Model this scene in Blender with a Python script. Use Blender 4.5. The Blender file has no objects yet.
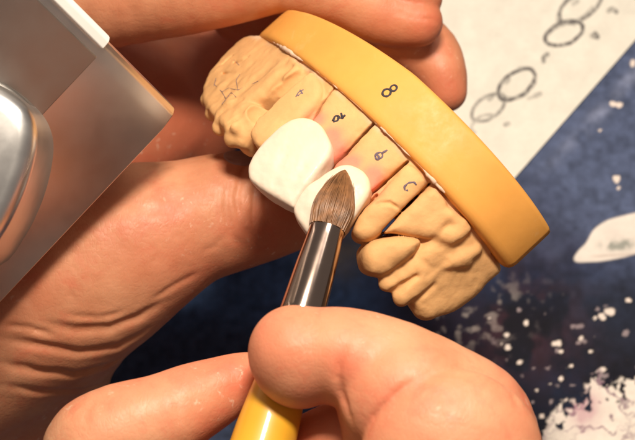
import bpy, math, random
import numpy as np
from mathutils import Vector, Matrix
random.seed(4)
rng = np.random.default_rng(7)

# ------------------------------------------------------------------ frames
# Modelling frame (cm-like units): x right, y up, z towards the viewer.
SC = 0.009                       # one modelling unit in metres
CD, FP = 32.0, 1693.0            # viewing distance, focal length in photo pixels
PITCH = math.radians(66)
AX = np.array([[1, 0, 0], [0, math.sin(PITCH), math.cos(PITCH)], [0, -math.cos(PITCH), math.sin(PITCH)]])
TABLE = 7.5
OFF = np.array([0, 0, TABLE * math.sin(PITCH)])

def W(p):
    p = np.asarray(p, float)
    return (p @ AX + OFF) * SC

def WD(v):
    return np.asarray(v, float) @ AX

def P(px, py, z=0.0):
    s = (CD - z) / FP
    return np.array([(px - 317.5) * s, (220 - py) * s, z])

def RP(r, z=0.0):
    return r * (CD - z) / FP

# ------------------------------------------------------------------ scene helpers
C = bpy.context.scene.collection

def mesh_obj(name, verts, faces, mat, parent=None, origin=None, smooth=True, attrs=None, raw=False):
    """verts in the modelling frame; linked as one mesh object."""
    v = np.asarray(verts, float)
    v = v if raw else W(v)
    if parent is not None:
        o0 = np.array(parent['_o'])
    else:
        o0 = np.array(origin if origin is not None else v.mean(0))
    v = v - o0
    me = bpy.data.meshes.new(name)
    faces = [list(map(int, f)) for f in faces] if not isinstance(faces, np.ndarray) else faces.tolist()
    me.from_pydata(v.tolist(), [], faces)
    me.update()
    if smooth:
        me.polygons.foreach_set('use_smooth', [True] * len(me.polygons))
    if attrs:
        for k, a in attrs.items():
            a = np.asarray(a, float)
            if a.ndim == 1:
                at = me.attributes.new(k, 'FLOAT', 'POINT')
                at.data.foreach_set('value', a)
            else:
                at = me.attributes.new(k, 'FLOAT_COLOR', 'POINT')
                at.data.foreach_set('color', np.concatenate([a, np.ones((len(a), 1))], 1).ravel())
    me.materials.append(mat)
    o = bpy.data.objects.new(name, me)
    C.objects.link(o)
    o['_o'] = o0.tolist()
    if parent is not None:
        o.parent = parent
        o['_o'] = parent['_o']
    else:
        o.location = o0
    return o

def thing(name, label, cat, base, group=None):
    o = bpy.data.objects.new(name, None)
    C.objects.link(o)
    b = W(base)
    o.location = b
    o.empty_display_size = 0.01
    o['_o'] = b.tolist()
    o['label'] = label
    o['category'] = cat
    if group:
        o['group'] = group
    return o

def tag(o, label, cat, group=None):
    o['label'] = label
    o['category'] = cat
    if group:
        o['group'] = group

# ------------------------------------------------------------------ noise
_NG = rng.random((32, 32, 32)).astype(np.float32)

def vnoise(x, y, z=0.0):
    x, y, z = np.broadcast_arrays(np.asarray(x, np.float32), np.asarray(y, np.float32), np.asarray(z, np.float32))
    xi, yi, zi = np.floor(x).astype(int), np.floor(y).astype(int), np.floor(z).astype(int)
    fx, fy, fz = x - xi, y - yi, z - zi
    fx, fy, fz = [f * f * (3 - 2 * f) for f in (fx, fy, fz)]
    r = 0
    for a in (0, 1):
        for b in (0, 1):
            for c in (0, 1):
                w = (fx if a else 1 - fx) * (fy if b else 1 - fy) * (fz if c else 1 - fz)
                r = r + w * _NG[(xi + a) & 31, (yi + b) & 31, (zi + c) & 31]
    return r - 0.5

def fbm(x, y, z=0.0, o=3):
    r, a = 0, 1.0
    for i in range(o):
        r = r + a * vnoise(x * 2 ** i + 7.3 * i, y * 2 ** i + 3.1 * i, np.asarray(z) * 2 ** i + 1.7 * i)
        a *= 0.5
    return r

# ------------------------------------------------------------------ signed distance modelling
class Field:
    def __init__(s, lo, hi, h):
        s.h = h
        s.lo = np.array(lo, float)
        n = np.ceil((np.array(hi) - lo) / h).astype(int) + 1
        s.ax = [(s.lo[i] + np.arange(n[i]) * h).astype(np.float32) for i in range(3)]
        s.v = np.full(n, 1.0, np.float32)

    def sl(s, lo, hi):
        r = []
        for i in range(3):
            a = int(max(0, math.floor((lo[i] - s.lo[i]) / s.h)))
            b = int(min(len(s.ax[i]), math.ceil((hi[i] - s.lo[i]) / s.h) + 1))
            r.append(slice(a, max(a, b)))
        return tuple(r)

    def apply(s, fn, lo, hi, k=0.05, mode='add'):
        m = abs(k) + 2 * s.h
        q = s.sl(np.array(lo) - m, np.array(hi) + m)
        X, Y, Z = s.ax[0][q[0]][:, None, None], s.ax[1][q[1]][None, :, None], s.ax[2][q[2]][None, None, :]
        if 0 in s.v[q].shape:
            return
        d = fn(X, Y, Z)
        a = s.v[q]
        if mode == 'add':
            hh = np.maximum(k - np.abs(a - d), 0) / k
            s.v[q] = np.minimum(a, d) - hh * hh * k * 0.25
        elif mode == 'sub':
            d = -d
            hh = np.maximum(k - np.abs(a - d), 0) / k
            s.v[q] = np.maximum(a, d) + hh * hh * k * 0.25
        elif mode == 'raw':
            s.v[q] = a + d

    def cone(s, a, b, ra, rb, k=0.1, mode='add', flat=None):
        """tapered capsule; flat=(axis, factor) squashes the section along an axis"""
        a, b = np.array(a, float), np.array(b, float)
        r = max(ra, rb)
        if flat is not None:
            n = np.array(flat[0], float); n /= np.linalg.norm(n); f = flat[1]
        def fn(X, Y, Z):
            ab = b - a
            L2 = ab @ ab + 1e-9
            px, py, pz = X - a[0], Y - a[1], Z - a[2]
            t = np.clip((px * ab[0] + py * ab[1] + pz * ab[2]) / L2, 0, 1)
            dx, dy, dz = px - t * ab[0], py - t * ab[1], pz - t * ab[2]
            q = dx * dx + dy * dy + dz * dz
            if flat is not None:
                dn = dx * n[0] + dy * n[1] + dz * n[2]
                q = q + dn * dn * (1 / f ** 2 - 1)
            return (np.sqrt(q) - (ra + (rb - ra) * t)) * (1 if flat is None else min(1, f))
        s.apply(fn, np.minimum(a, b) - r, np.maximum(a, b) + r, k, mode)

    def chain(s, pts, rs, k=0.1, mode='add', flat=None, sub=4):
        pts = np.array(pts, float); rs = np.array(rs, float)
        # Catmull-Rom resample
        n = len(pts)
        out, ro = [], []
        for i in range(n - 1):
            p0, p1, p2, p3 = pts[max(i - 1, 0)], pts[i], pts[i + 1], pts[min(i + 2, n - 1)]
            r0, r1, r2, r3 = rs[max(i - 1, 0)], rs[i], rs[i + 1], rs[min(i + 2, n - 1)]
            for j in range(sub):
                t = j / sub
                f = lambda a, b, c, d: 0.5 * (2 * b + (c - a) * t + (2 * a - 5 * b + 4 * c - d) * t * t + (3 * b - a - 3 * c + d) * t ** 3)
                out.append(f(p0, p1, p2, p3)); ro.append(f(r0, r1, r2, r3))
        out.append(pts[-1]); ro.append(rs[-1])
        for i in range(len(out) - 1):
            s.cone(out[i], out[i + 1], ro[i], ro[i + 1], k if i == 0 else 0.03, mode, flat)

    def ell(s, c, r, k=0.1, mode='add', rot=None):
        c = np.array(c, float); r = np.array(r, float)
        M = np.eye(3) if rot is None else np.array(rot, float)      # rows = local axes
        R = r.max()
        def fn(X, Y, Z):
            x, y, z = X - c[0], Y - c[1], Z - c[2]
            q = [(M[i, 0] * x + M[i, 1] * y + M[i, 2] * z) / r[i] for i in range(3)]
            g = np.sqrt(q[0] ** 2 + q[1] ** 2 + q[2] ** 2)
            g2 = np.sqrt((q[0] / r[0]) ** 2 + (q[1] / r[1]) ** 2 + (q[2] / r[2]) ** 2) + 1e-6
            return g * (g - 1) / g2
        s.apply(fn, c - R, c + R, k, mode)

    def groove(s, pts, width, depth):
        """crease along a polyline lying on the surface: a soft valley with soft lips"""
        pts = np.array(pts, float)
        def fn(X, Y, Z):
            best = None; nn = len(pts) - 1
            for i, (a, b) in enumerate(zip(pts[:-1], pts[1:])):
                ab = b - a; L2 = ab @ ab + 1e-9
                px, py, pz = X - a[0], Y - a[1], Z - a[2]
                t = np.clip((px * ab[0] + py * ab[1] + pz * ab[2]) / L2, 0, 1)
                q = (px - t * ab[0]) ** 2 + (py - t * ab[1]) ** 2 + (pz - t * ab[2]) ** 2
                tp = np.clip(np.minimum(i + t, nn - i - t) / nn * 4, .15, 1)
                if best is None: best, bt = q, tp
                else: bt = np.where(q < best, tp, bt); best = np.minimum(best, q)
            d = np.sqrt(best)
            return bt * depth * np.exp(-(d / width) ** 2) - bt * 0.12 * depth * np.exp(-((d - 2.4 * width) / (1.5 * width)) ** 2)
        s.apply(fn, pts.min(0) - 4 * width, pts.max(0) + 4 * width, 0.0, 'raw')

    def hit(s, px, py, z0=6.0, z1=-9.0):
        """first surface point met by the line of sight through a photo pixel"""
        z = np.arange(z0, z1, -s.h * 0.5)
        sc = (CD - z) / FP
        X = np.stack([(px - 317.5) * sc, (220 - py) * sc, z], 1)
        I = np.round((X - s.lo) / s.h).astype(int)
        ok = ((I >= 0) & (I < np.array(s.v.shape))).all(1)
        I = np.clip(I, 0, np.array(s.v.shape) - 1)
        v = np.where(ok, s.v[I[:, 0], I[:, 1], I[:, 2]], 1)
        w = np.nonzero(v < 0)[0]
        return X[w[0]] if len(w) else None

    def groove_px(s, pix, width, depth):
        ps = []
        for a, b in zip(pix[:-1], pix[1:]):
            for t in np.linspace(0, 1, 4, endpoint=False):
                ps.append((a[0] + (b[0] - a[0]) * t, a[1] + (b[1] - a[1]) * t))
        ps.append(pix[-1])
        h = [s.hit(*p) for p in ps]
        h = [q for q in h if q is not None]
        if len(h) > 1:
            s.groove(h, width, depth)

    def mesh(s, smooth=1, lam=.55):
        v = s.v
        ins = v < 0
        n = np.array(v.shape)
        c = np.zeros(n - 1, np.int8)
        for i in (0, 1):
            for j in (0, 1):
                for k in (0, 1):
                    c += ins[i:n[0] - 1 + i, j:n[1] - 1 + j, k:n[2] - 1 + k]
        act = (c > 0) & (c < 8)
        idx = np.argwhere(act)
        ids = np.full(act.shape, -1, np.int32)
        ids[act] = np.arange(len(idx))
        corner = np.stack([v[idx[:, 0] + i, idx[:, 1] + j, idx[:, 2] + k] for i in (0, 1) for j in (0, 1) for k in (0, 1)], 1)
        cp = np.array([(i, j, k) for i in (0, 1) for j in (0, 1) for k in (0, 1)], float)
        acc = np.zeros((len(idx), 3)); cnt = np.zeros(len(idx))
        for a in range(8):
            for b in range(a + 1, 8):
                if np.abs(cp[a] - cp[b]).sum() == 1:
                    va, vb = corner[:, a], corner[:, b]
                    m = (va < 0) != (vb < 0)
                    t = np.where(m, va / np.where(m, va - vb, 1), 0)
                    acc += np.where(m[:, None], cp[a] + t[:, None] * (cp[b] - cp[a]), 0)
                    cnt += m
        verts = s.lo + s.h * (idx + acc / cnt[:, None])
        faces = []
        for ax in range(3):
            u, w = [(1, 2), (2, 0), (0, 1)][ax]
            sl0 = [slice(None)] * 3; sl1 = [slice(None)] * 3
            sl0[ax] = slice(0, -1); sl1[ax] = slice(1, None)
            A, B = ins[tuple(sl0)], ins[tuple(sl1)]
            e = np.argwhere(A != B)
            e = e[(e[:, u] > 0) & (e[:, w] > 0) & (e[:, u] < n[u] - 1) & (e[:, w] < n[w] - 1)]
            fl = A[e[:, 0], e[:, 1], e[:, 2]]
            def g(du, dw):
                q = e.copy(); q[:, u] -= du; q[:, w] -= dw
                return ids[q[:, 0], q[:, 1], q[:, 2]]
            quad = np.stack([g(1, 1), g(0, 1), g(0, 0), g(1, 0)], 1)
            quad[~fl] = quad[~fl][:, ::-1]
            faces.append(quad)
        F = np.concatenate(faces)
        # light Laplacian smoothing keeps the lattice out of the surface
        for _ in range(smooth):
            a = np.zeros_like(verts); k = np.zeros(len(verts))
            for i in range(4):
                p, q = F[:, i], F[:, (i + 1) % 4]
                for d in range(3):
                    a[:, d] += np.bincount(p, verts[q, d], len(verts)) + np.bincount(q, verts[p, d], len(verts))
                k += np.bincount(p, minlength=len(verts)) + np.bincount(q, minlength=len(verts))
            verts = verts * (1 - lam) + lam * a / np.maximum(k, 1)[:, None]
        return verts, F

def tube(pts, rs, n=10, cap=True):
    pts = np.array(pts, float)
    rs = np.full(len(pts), rs) if np.isscalar(rs) else np.array(rs, float)
    T = np.gradient(pts, axis=0); T /= np.linalg.norm(T, axis=1)[:, None] + 1e-12
    u = np.cross(T[0], [0.3, 0.5, 0.81]); u /= np.linalg.norm(u)
    V, F = [], []
    for i in range(len(pts)):
        u = u - T[i] * (u @ T[i]); u /= np.linalg.norm(u)
        w = np.cross(T[i], u)
        for j in range(n):
            a = 2 * math.pi * j / n
            V.append(pts[i] + rs[i] * (math.cos(a) * u + math.sin(a) * w))
    for i in range(len(pts) - 1):
        for j in range(n):
            F.append([i * n + j, i * n + (j + 1) % n, (i + 1) * n + (j + 1) % n, (i + 1) * n + j])
    if cap:
        F.append(list(range(n))[::-1]); F.append([(len(pts) - 1) * n + j for j in range(n)])
    return V, F

class MB:
    def __init__(s): s.V, s.F = [], []
    def add(s, vf):
        k = len(s.V); s.V.extend([np.array(v) for v in vf[0]]); s.F.extend([[i + k for i in f] for f in vf[1]])
        return s

# ------------------------------------------------------------------ materials
def newmat(name):
    m = bpy.data.materials.new(name); m.use_nodes = True
    nt = m.node_tree
    b = nt.nodes['Principled BSDF']
    return m, nt, b

def N(nt, t, **kw):
    n = nt.nodes.new(t)
    for k, v in kw.items():
        if k in n.inputs: n.inputs[k].default_value = v
        else: setattr(n, k, v)
    return n

def coords(nt, scale=(1, 1, 1), rot=(0, 0, 0)):
    tc = N(nt, 'ShaderNodeTexCoord'); mp = N(nt, 'ShaderNodeMapping')
    mp.inputs['Scale'].default_value = scale; mp.inputs['Rotation'].default_value = rot
    nt.links.new(tc.outputs['Object'], mp.inputs['Vector'])
    return mp.outputs['Vector']

def ramp(nt, src, stops):
    r = N(nt, 'ShaderNodeValToRGB')
    e = r.color_ramp.elements
    while len(e) < len(stops): e.new(0.5)
    for i, (p, c) in enumerate(stops):
        e[i].position = p; e[i].color = (*c, 1) if len(c) == 3 else c
    nt.links.new(src, r.inputs['Fac'])
    return r.outputs['Color']

def mix(nt, f, a, b, mode='MIX'):
    m = N(nt, 'ShaderNodeMix', data_type='RGBA', blend_type=mode)
    for i, v in ((0, f), (6, a), (7, b)):
        if hasattr(v, 'type') and hasattr(v, 'links'): nt.links.new(v, m.inputs[i])
        elif i == 0: m.inputs[0].default_value = v
        else: m.inputs[i].default_value = (*v, 1)
    return m.outputs[2]

def bumpn(nt, b, hs, dist=1.0):
    prev = None
    for h, st, ds in hs:
        bp = N(nt, 'ShaderNodeBump'); bp.inputs['Strength'].default_value = st; bp.inputs['Distance'].default_value = ds
        nt.links.new(h, bp.inputs['Height'])
        if prev: nt.links.new(prev, bp.inputs['Normal'])
        prev = bp.outputs['Normal']
    nt.links.new(prev, b.inputs['Normal'])

def noise(nt, vec, scale, detail=3, rough=0.55, dist=0.0):
    n = N(nt, 'ShaderNodeTexNoise'); n.inputs['Scale'].default_value = scale
    n.inputs['Detail'].default_value = detail; n.inputs['Roughness'].default_value = rough
    n.inputs['Distortion'].default_value = dist
    nt.links.new(vec, n.inputs['Vector'])
    return n.outputs['Fac']

def skin_mat(name, base, flush, dark):
    m, nt, b = newmat(name)
    v = coords(nt)
    c = ramp(nt, noise(nt, v, 90, 5, 0.6), [(0.3, dark), (0.6, base)])
    big = noise(nt, v, 38, 3)
    c = mix(nt, ramp(nt, big, [(0.42, (0, 0, 0)), (0.68, (.55, .55, .55))]), c, flush)
    at = N(nt, 'ShaderNodeAttribute', attribute_name='flush')
    c = mix(nt, at.outputs['Fac'], c, flush)
    vein = ramp(nt, noise(nt, v, 160, 5, .7, .6), [(0.50, (0, 0, 0)), (0.68, (.38, .38, .38))])
    c = mix(nt, vein, c, tuple(x * y for x, y in zip(flush, (1.05, .85, .9))))
    dust = ramp(nt, noise(nt, v, 650, 3, .7, .4), [(0.62, (0, 0, 0)), (0.72, (.5, .5, .5))])
    dm = ramp(nt, noise(nt, v, 55, 2), [(0.5, (0, 0, 0)), (0.62, (1, 1, 1))])
    dd = N(nt, 'ShaderNodeMath', operation='MULTIPLY'); nt.links.new(dust, dd.inputs[0]); nt.links.new(dm, dd.inputs[1])
    c = mix(nt, dd.outputs[0], c, (.85, .68, .52))
    nt.links.new(c, b.inputs['Base Color'])
    b.inputs['Roughness'].default_value = 0.52
    rr = ramp(nt, noise(nt, v, 420, 3), [(0.3, (.42,) * 3), (0.7, (.62,) * 3)])
    nt.links.new(rr, b.inputs['Roughness'])
    b.inputs['Subsurface Weight'].default_value = 0.22
    b.inputs['Subsurface Radius'].default_value = (1.0, 0.35, 0.18)
    b.inputs['Subsurface Scale'].default_value = 0.0022
    b.inputs['Specular IOR Level'].default_value = 0.42
    def lines(sc, scale, rot):
        vo = N(nt, 'ShaderNodeTexVoronoi', feature='DISTANCE_TO_EDGE'); vo.inputs['Scale'].default_value = sc
        vv = coords(nt, scale, rot)
        nz = N(nt, 'ShaderNodeTexNoise'); nz.inputs['Scale'].default_value = 500; nt.links.new(vv, nz.inputs['Vector'])
        mx = N(nt, 'ShaderNodeMix', data_type='RGBA', blend_type='LINEAR_LIGHT'); mx.inputs[0].default_value = .0008
        nt.links.new(vv, mx.inputs[6]); nt.links.new(nz.outputs['Color'], mx.inputs[7])
        nt.links.new(mx.outputs[2], vo.inputs['Vector'])
        return ramp(nt, vo.outputs['Distance'], [(0.0, (0, 0, 0)), (0.16, (1, 1, 1))])
    l1 = lines(1250, (1, .55, 1), (.3, .2, .7)); l2 = lines(520, (.5, 1, 1), (.1, .4, -.5))
    bumpn(nt, b, [(noise(nt, v, 200, 4, .6), .36, 0.0003), (l2, .13, 0.00007), (l1, .27, 0.00005), (noise(nt, v, 1900, 2), .35, 0.00005)])
    return m

def simple(name, col, rough, metal=0, bump=None, spec=0.5, var=0.12, vs=200, sss=0, coat=0):
    m, nt, b = newmat(name)
    v = coords(nt)
    d = tuple(x * (1 - var) for x in col); l = tuple(min(1, x * (1 + var)) for x in col)
    nt.links.new(ramp(nt, noise(nt, v, vs, 4), [(0.3, d), (0.7, l)]), b.inputs['Base Color'])
    b.inputs['Roughness'].default_value = rough; b.inputs['Metallic'].default_value = metal
    b.inputs['Specular IOR Level'].default_value = spec
    b.inputs['Coat Weight'].default_value = coat
    if sss:
        b.inputs['Subsurface Weight'].default_value = sss
        b.inputs['Subsurface Radius'].default_value = (1, .7, .45); b.inputs['Subsurface Scale'].default_value = .0012
    if bump:
        bumpn(nt, b, [(noise(nt, v, s, 3), st, ds) for s, st, ds in bump])
    return m

SKIN_L = skin_mat('skin left hand', (.66, .31, .17), (.54, .14, .07), (.53, .21, .105))
SKIN_R = skin_mat('skin right hand', (.74, .365, .205), (.70, .18, .10), (.67, .28, .15))
YELLOW = simple('yellow base resin', (.76, .35, .075), .55, bump=[(900, .2, .0001), (60, .25, .0008), (3000, .2, .00003)], var=.09, vs=70, sss=.1, spec=.35)
_nt = YELLOW.node_tree; _b = _nt.nodes['Principled BSDF']; _src = _b.inputs['Base Color'].links[0].from_socket
_m = ramp(_nt, noise(_nt, coords(_nt, (1, .35, .8), (.4, .3, .8)), 130, 5, .75, .8), [(.60, (0, 0, 0)), (.74, (.30, .30, .30))])
_nt.links.new(mix(_nt, _m, _src, (.80, .58, .33)), _b.inputs['Base Color'])
_nt.links.new(ramp(_nt, noise(_nt, coords(_nt), 240, 5, .7), [(.35, (.42,) * 3), (.65, (.68,) * 3)]), _b.inputs['Roughness'])
INK = simple('ink', (.03, .025, .035), .7)
PENCIL_BLUE = simple('violet pencil', (.15, .11, .14), .9)
BRISTLE = simple('sable hair', (.24, .11, .045), .32, var=.45, vs=600)
STEEL = None
NAIL = simple('nail', (.34, .20, .17), .5, var=.08, vs=80)

def attr_mat(name, attr, rough, bump=None, spec=.5, sss=0, coat=0, var=None):
    m, nt, b = newmat(name)
    a = N(nt, 'ShaderNodeAttribute', attribute_name=attr)
    c = a.outputs['Color']
    if var:
        v = coords(nt)
        c = mix(nt, 1.0, c, ramp(nt, noise(nt, v, var[0], 5, .65), [(0.25, (1 - var[1],) * 3), (0.75, (1, 1, 1))]), 'MULTIPLY')
    nt.links.new(c, b.inputs['Base Color'])
    b.inputs['Roughness'].default_value = rough
    b.inputs['Specular IOR Level'].default_value = spec
    b.inputs['Coat Weight'].default_value = coat
    if sss:
        b.inputs['Subsurface Weight'].default_value = sss
        b.inputs['Subsurface Radius'].default_value = (1, .7, .45); b.inputs['Subsurface Scale'].default_value = .0012
    if bump:
        v = coords(nt)
        bumpn(nt, b, [(noise(nt, v, s, 4), st, ds) for s, st, ds in bump])
    return m

PLASTER = attr_mat('die stone', 'tint', .72, bump=[(2200, .5, .00008), (500, .4, .00015)], spec=.3, sss=.12, var=(300, .14))
PORCELAIN = attr_mat('porcelain', 'tint', .55, bump=[(700, .4, .00012), (2500, .3, .00004)], spec=.4, sss=.2, coat=.05)
PRINT = attr_mat('glossy ocean print', 'tint', .6, bump=[(60, .2, .0006)], spec=.12, var=(700, .12))
PAPER = attr_mat('paper', 'tint', .85, bump=[(1200, .3, .00006), (70, .25, .0008)], spec=.2, var=(140, .06))

def metal_mat(name, col, rough, streak=None):
    m, nt, b = newmat(name)
    b.inputs['Metallic'].default_value = 1
    v = coords(nt, streak[0] if streak else (1, 1, 1), streak[1] if streak else (0, 0, 0))
    nf = noise(nt, v, 260, 4)
    nt.links.new(ramp(nt, nf, [(.3, tuple(x * .95 for x in col)), (.7, col)]), b.inputs['Base Color'])
    nt.links.new(ramp(nt, nf, [(.3, (rough * .93,) * 3), (.7, (rough * 1.07,) * 3)]), b.inputs['Roughness'])
    bumpn(nt, b, [(noise(nt, v, 2500, 2), .05, .00001)])
    return m
STEEL = metal_mat('brushed steel', (.90, .84, .80), .30, ((1, 1, 1), (0, 0, 0)))
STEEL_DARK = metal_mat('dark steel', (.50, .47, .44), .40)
HIGHLIGHT = simple('highlight white', (.85, .83, .80), .3, var=.02)
STEEL_BRIGHT = metal_mat('bright steel', (.86, .84, .82), .32)
FERRULE = metal_mat('ferrule nickel', (.50, .38, .32), .14)
HANDLE = simple('yellow lacquer', (.84, .42, .03), .42, var=.03, spec=.5, coat=.4)

# ================================================================== THE DENTAL CAST
def rotv(r):
    r = np.array(r); th = np.linalg.norm(r); k = r / th
    K = np.array([[0, -k[2], k[1]], [k[2], 0, -k[0]], [-k[1], k[0], 0]])
    return np.eye(3) + math.sin(th) * K + (1 - math.cos(th)) * K @ K
_w0 = np.array([.79, -.61, 0]); _o0 = np.array([-.61, -.79, 0]); _f0 = np.cross(_w0, _o0)
if _f0[2] < 0: _f0 = -_f0
RC = rotv([-.531, -.431, -.129]) @ np.stack([_w0 / np.linalg.norm(_w0), _f0 / np.linalg.norm(_f0), _o0 / np.linalg.norm(_o0)], 1)
RC, _ = np.linalg.qr(RC); 
RC = RC * np.sign(np.sum(RC * np.stack([_w0, _f0, _o0], 1), 0))[None]
CC = np.array([2.05, 1.861, -1.292])
EA, EB, EH, ET = 3.94, 2.859, 1.122, .03
VW, VF, VO = RC[:, 0], RC[:, 1], RC[:, 2]

def loc(p): return (np.asarray(p, float) - CC) @ RC
def unl(q): return np.asarray(q, float) @ RC.T + CC

def surf(px, py, e=.94):
    """point where the sight line meets the arch-shaped front (ellipse scaled by e)"""
    o = np.array([0, 0, CD]); d = P(px, py, 0) - o
    ol = loc(o); dl = d @ RC
    a, b = EA * e, EB * e
    A = (dl[0] / a) ** 2 + (dl[1] / b) ** 2
    B = 2 * (ol[0] * dl[0] / a ** 2 + ol[1] * dl[1] / b ** 2)
    Cc = (ol[0] / a) ** 2 + (ol[1] / b) ** 2 - 1
    D = B * B - 4 * A * Cc
    t = -B / (2 * A) if D < 0 else (-B - math.sqrt(D)) / (2 * A)
    return ol + t * dl            # local coordinates

def nrm(q):
    n = np.array([q[0] / EA ** 2, q[1] / EB ** 2, 0]); return n / np.linalg.norm(n)

# --- yellow base: D-shaped plate with rounded rims and flat back
def base_outline(e, t0=ET, t1=math.pi * 1.06, n=96, r=.16):
    pts = [np.array([EA * e * math.cos(t), EB * e * math.sin(t)]) for t in np.linspace(t0, t1, n)]
    return pts
cast = thing('dental_cast', 'tan plaster dental arch on a yellow base, held between the fingers', 'dental cast', unl([0, 0, 0]))

def build_base():
    V, F = [], []
    prof = [(-.0, .965), (.02, .985), (.06, .997), (.12, 1.0), (EH - .20, 1.0), (EH - .12, .996), (EH - .06, .988), (EH - .02, .975), (EH, .955)]
    out = base_outline(1)
    # back edge: slightly rounded corners then straight across
    a, b = out[-1], out[0]
    back = [a + (b - a) * t for t in np.linspace(0, 1, 30)[1:-1]]
    loop = np.array(out + back)
    # round the corners by smoothing the closed loop near them
    for _ in range(0):
        sm = (np.roll(loop, 1, 0) + np.roll(loop, -1, 0)) / 2
        w = np.zeros(len(loop)); k = len(out)
        for c in (0, k - 1):
            for d in range(-2, 3): w[(c + d) % len(loop)] = .8
        loop = loop * (1 - w[:, None]) + sm * w[:, None]
    n = len(loop); cen = loop.mean(0)
    for s, e in prof:
        for q in loop:
            p = cen + (q - cen) * e
            tp = .30 * min(1, max(0, (-q[0] + 1.2) / 3.6)) * (1 - s / EH)      # the underside is trimmed thinner at one end
            V.append(unl([p[0], p[1], s + tp]))
    for i in range(len(prof) - 1):
        for j in range(n):
            F.append([i * n + j, i * n + (j + 1) % n, (i + 1) * n + (j + 1) % n, (i + 1) * n + j])
    V.append(unl([cen[0], cen[1], 0])); V.append(unl([cen[0], cen[1], EH]))
    for j in range(n):
        F.append([n * len(prof), (j + 1) % n, j])
        F.append([n * len(prof) + 1, (len(prof) - 1) * n + j, (len(prof) - 1) * n + (j + 1) % n])
    return mesh_obj('base', V, F, YELLOW, cast)
base = build_base()

# --- plaster arch
LO = np.array([-4.1, -1.6, EH - .12]); HI = np.array([4.1, 3.0, EH + 2.7])

class LField(Field):
    """field in the cast's own axes"""
    def hit(s, px, py, **k):
        o = np.array([0, 0, CD]); d = P(px, py, 0) - o
        ol = loc(o); dl = d @ RC; dl /= np.linalg.norm(dl)
        t = np.arange(CD - 6, CD + 6, s.h * .5)
        X = ol + t[:, None] * dl
        I = np.round((X - s.lo) / s.h).astype(int)
        ok = ((I >= 0) & (I < np.array(s.v.shape))).all(1)
        I = np.clip(I, 0, np.array(s.v.shape) - 1)
        v = np.where(ok, s.v[I[:, 0], I[:, 1], I[:, 2]], 1)
        w = np.nonzero(v < 0)[0]
        return X[w[0]] if len(w) else None

def plane_uv(origin, n, pix):
    """pixels -> 2D coordinates in the tangent plane at origin (local axes)"""
    up = np.array([0, 0, 1.0]); side = np.cross(up, n); side /= np.linalg.norm(side); up = np.cross(n, side)
    o = loc([0, 0, CD]); r = []
    for px, py in pix:
        d = (P(px, py, 0) - np.array([0, 0, CD])) @ RC
        t = ((origin - o) @ n) / (d @ n)
        q = o + t * d - origin
        r.append((q @ side, q @ up))
    return np.array(r), side, up

def poly_sd(x, y, pts):
    d = None; ins = None
    n = len(pts)
    for i in range(n):
        a, b = pts[i], pts[(i + 1) % n]
        ex, ey = b - a
        wx, wy = x - a[0], y - a[1]
        t = np.clip((wx * ex + wy * ey) / (ex * ex + ey * ey + 1e-12), 0, 1)
        q = (wx - ex * t) ** 2 + (wy - ey * t) ** 2
        d = q if d is None else np.minimum(d, q)
        c = ((a[1] > y) != (b[1] > y)) & (x < (b[0] - a[0]) * (y - a[1]) / (b[1] - a[1] + 1e-12) + a[0])
        ins = c if ins is None else ins ^ c
    d = np.sqrt(d)
    return np.where(ins, -d, d)

def closed_smooth(pix, sub=4):
    p = np.array(pix, float); n = len(p); out = []
    for i in range(n):
        a, b, c, d = p[i - 1], p[i], p[(i + 1) % n], p[(i + 2) % n]
        for j in range(sub):
            t = j / sub
            out.append(.5 * (2 * b + (c - a) * t + (2 * a - 5 * b + 4 * c - d) * t * t + (3 * b - a - 3 * c + d) * t ** 3))
    return np.array(out)

def pillow(fld, pix, e, thick, k=.3, join=.08, bulge=.0, depth=None, tilt=0.0, smoothpoly=True):
    """tooth shape: outline on the arch front, domed towards the outside"""
    pix = closed_smooth(pix) if smoothpoly else np.array(pix, float)
    cpx = pix.mean(0)
    q0 = surf(cpx[0], cpx[1], e)
    n = nrm(q0)
    n = n + tilt * np.array([0, 0, 1.0]); n /= np.linalg.norm(n)
    uv, side, up = plane_uv(q0, n, pix)
    depth = depth or thick
    R = np.abs(uv).max()
    w2 = R ** 2
    def fn(X, Y, Z):
        x, y, z = X - q0[0], Y - q0[1], Z - q0[2]
        u = x * side[0] + y * side[1] + z * side[2]
        v = x * up[0] + y * up[1] + z * up[2]
        w = x * n[0] + y * n[1] + z * n[2]
        d2 = poly_sd(u, v, uv)
        top = w - (thick - bulge * (u * u + v * v) / w2)
        bot = -w - depth
        def smax(a, b, kk):
            h = np.maximum(kk - np.abs(a - b), 0) / kk
            return np.maximum(a, b) + h * h * kk * .25
        return smax(smax(d2, top, k), bot, .1)
    m = R + thick + depth
    fld.apply(fn, q0 - m, q0 + m, join)
    return q0, n

fl = LField(LO, HI, .026)
def ring(X, Y, Z):
    # outer wall leaning inwards as it rises, hollow inside
    e = .945 - .035 * (Z - EH) - .03 * np.clip((X - 1.6) / 1.0, 0, 1)
    r = np.sqrt((X / EA) ** 2 + (Y / EB) ** 2) + 1e-6
    g = np.sqrt((X / EA ** 2) ** 2 + (Y / EB ** 2) ** 2) / r + 1e-6
    out = (r - e) / g
    r2 = np.sqrt((X / (EA - 1.5)) ** 2 + (Y / (EB - 1.35)) ** 2) + 1e-6
    inn = (.98 - r2) * 1.6
    # ends of the horseshoe, cut level with the base's flat back
    ends = -(Y - .18 - 0.06 * X)
    top = Z - (EH + .82 + .10 * np.sin(X * 3.1))
    n = fbm(X * 2.2, Y * 2.2, Z * 2.2) * .05
    return np.maximum(np.maximum(out, inn), np.maximum(ends, top)) + n
fl.apply(ring, LO, HI, .04)

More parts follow.
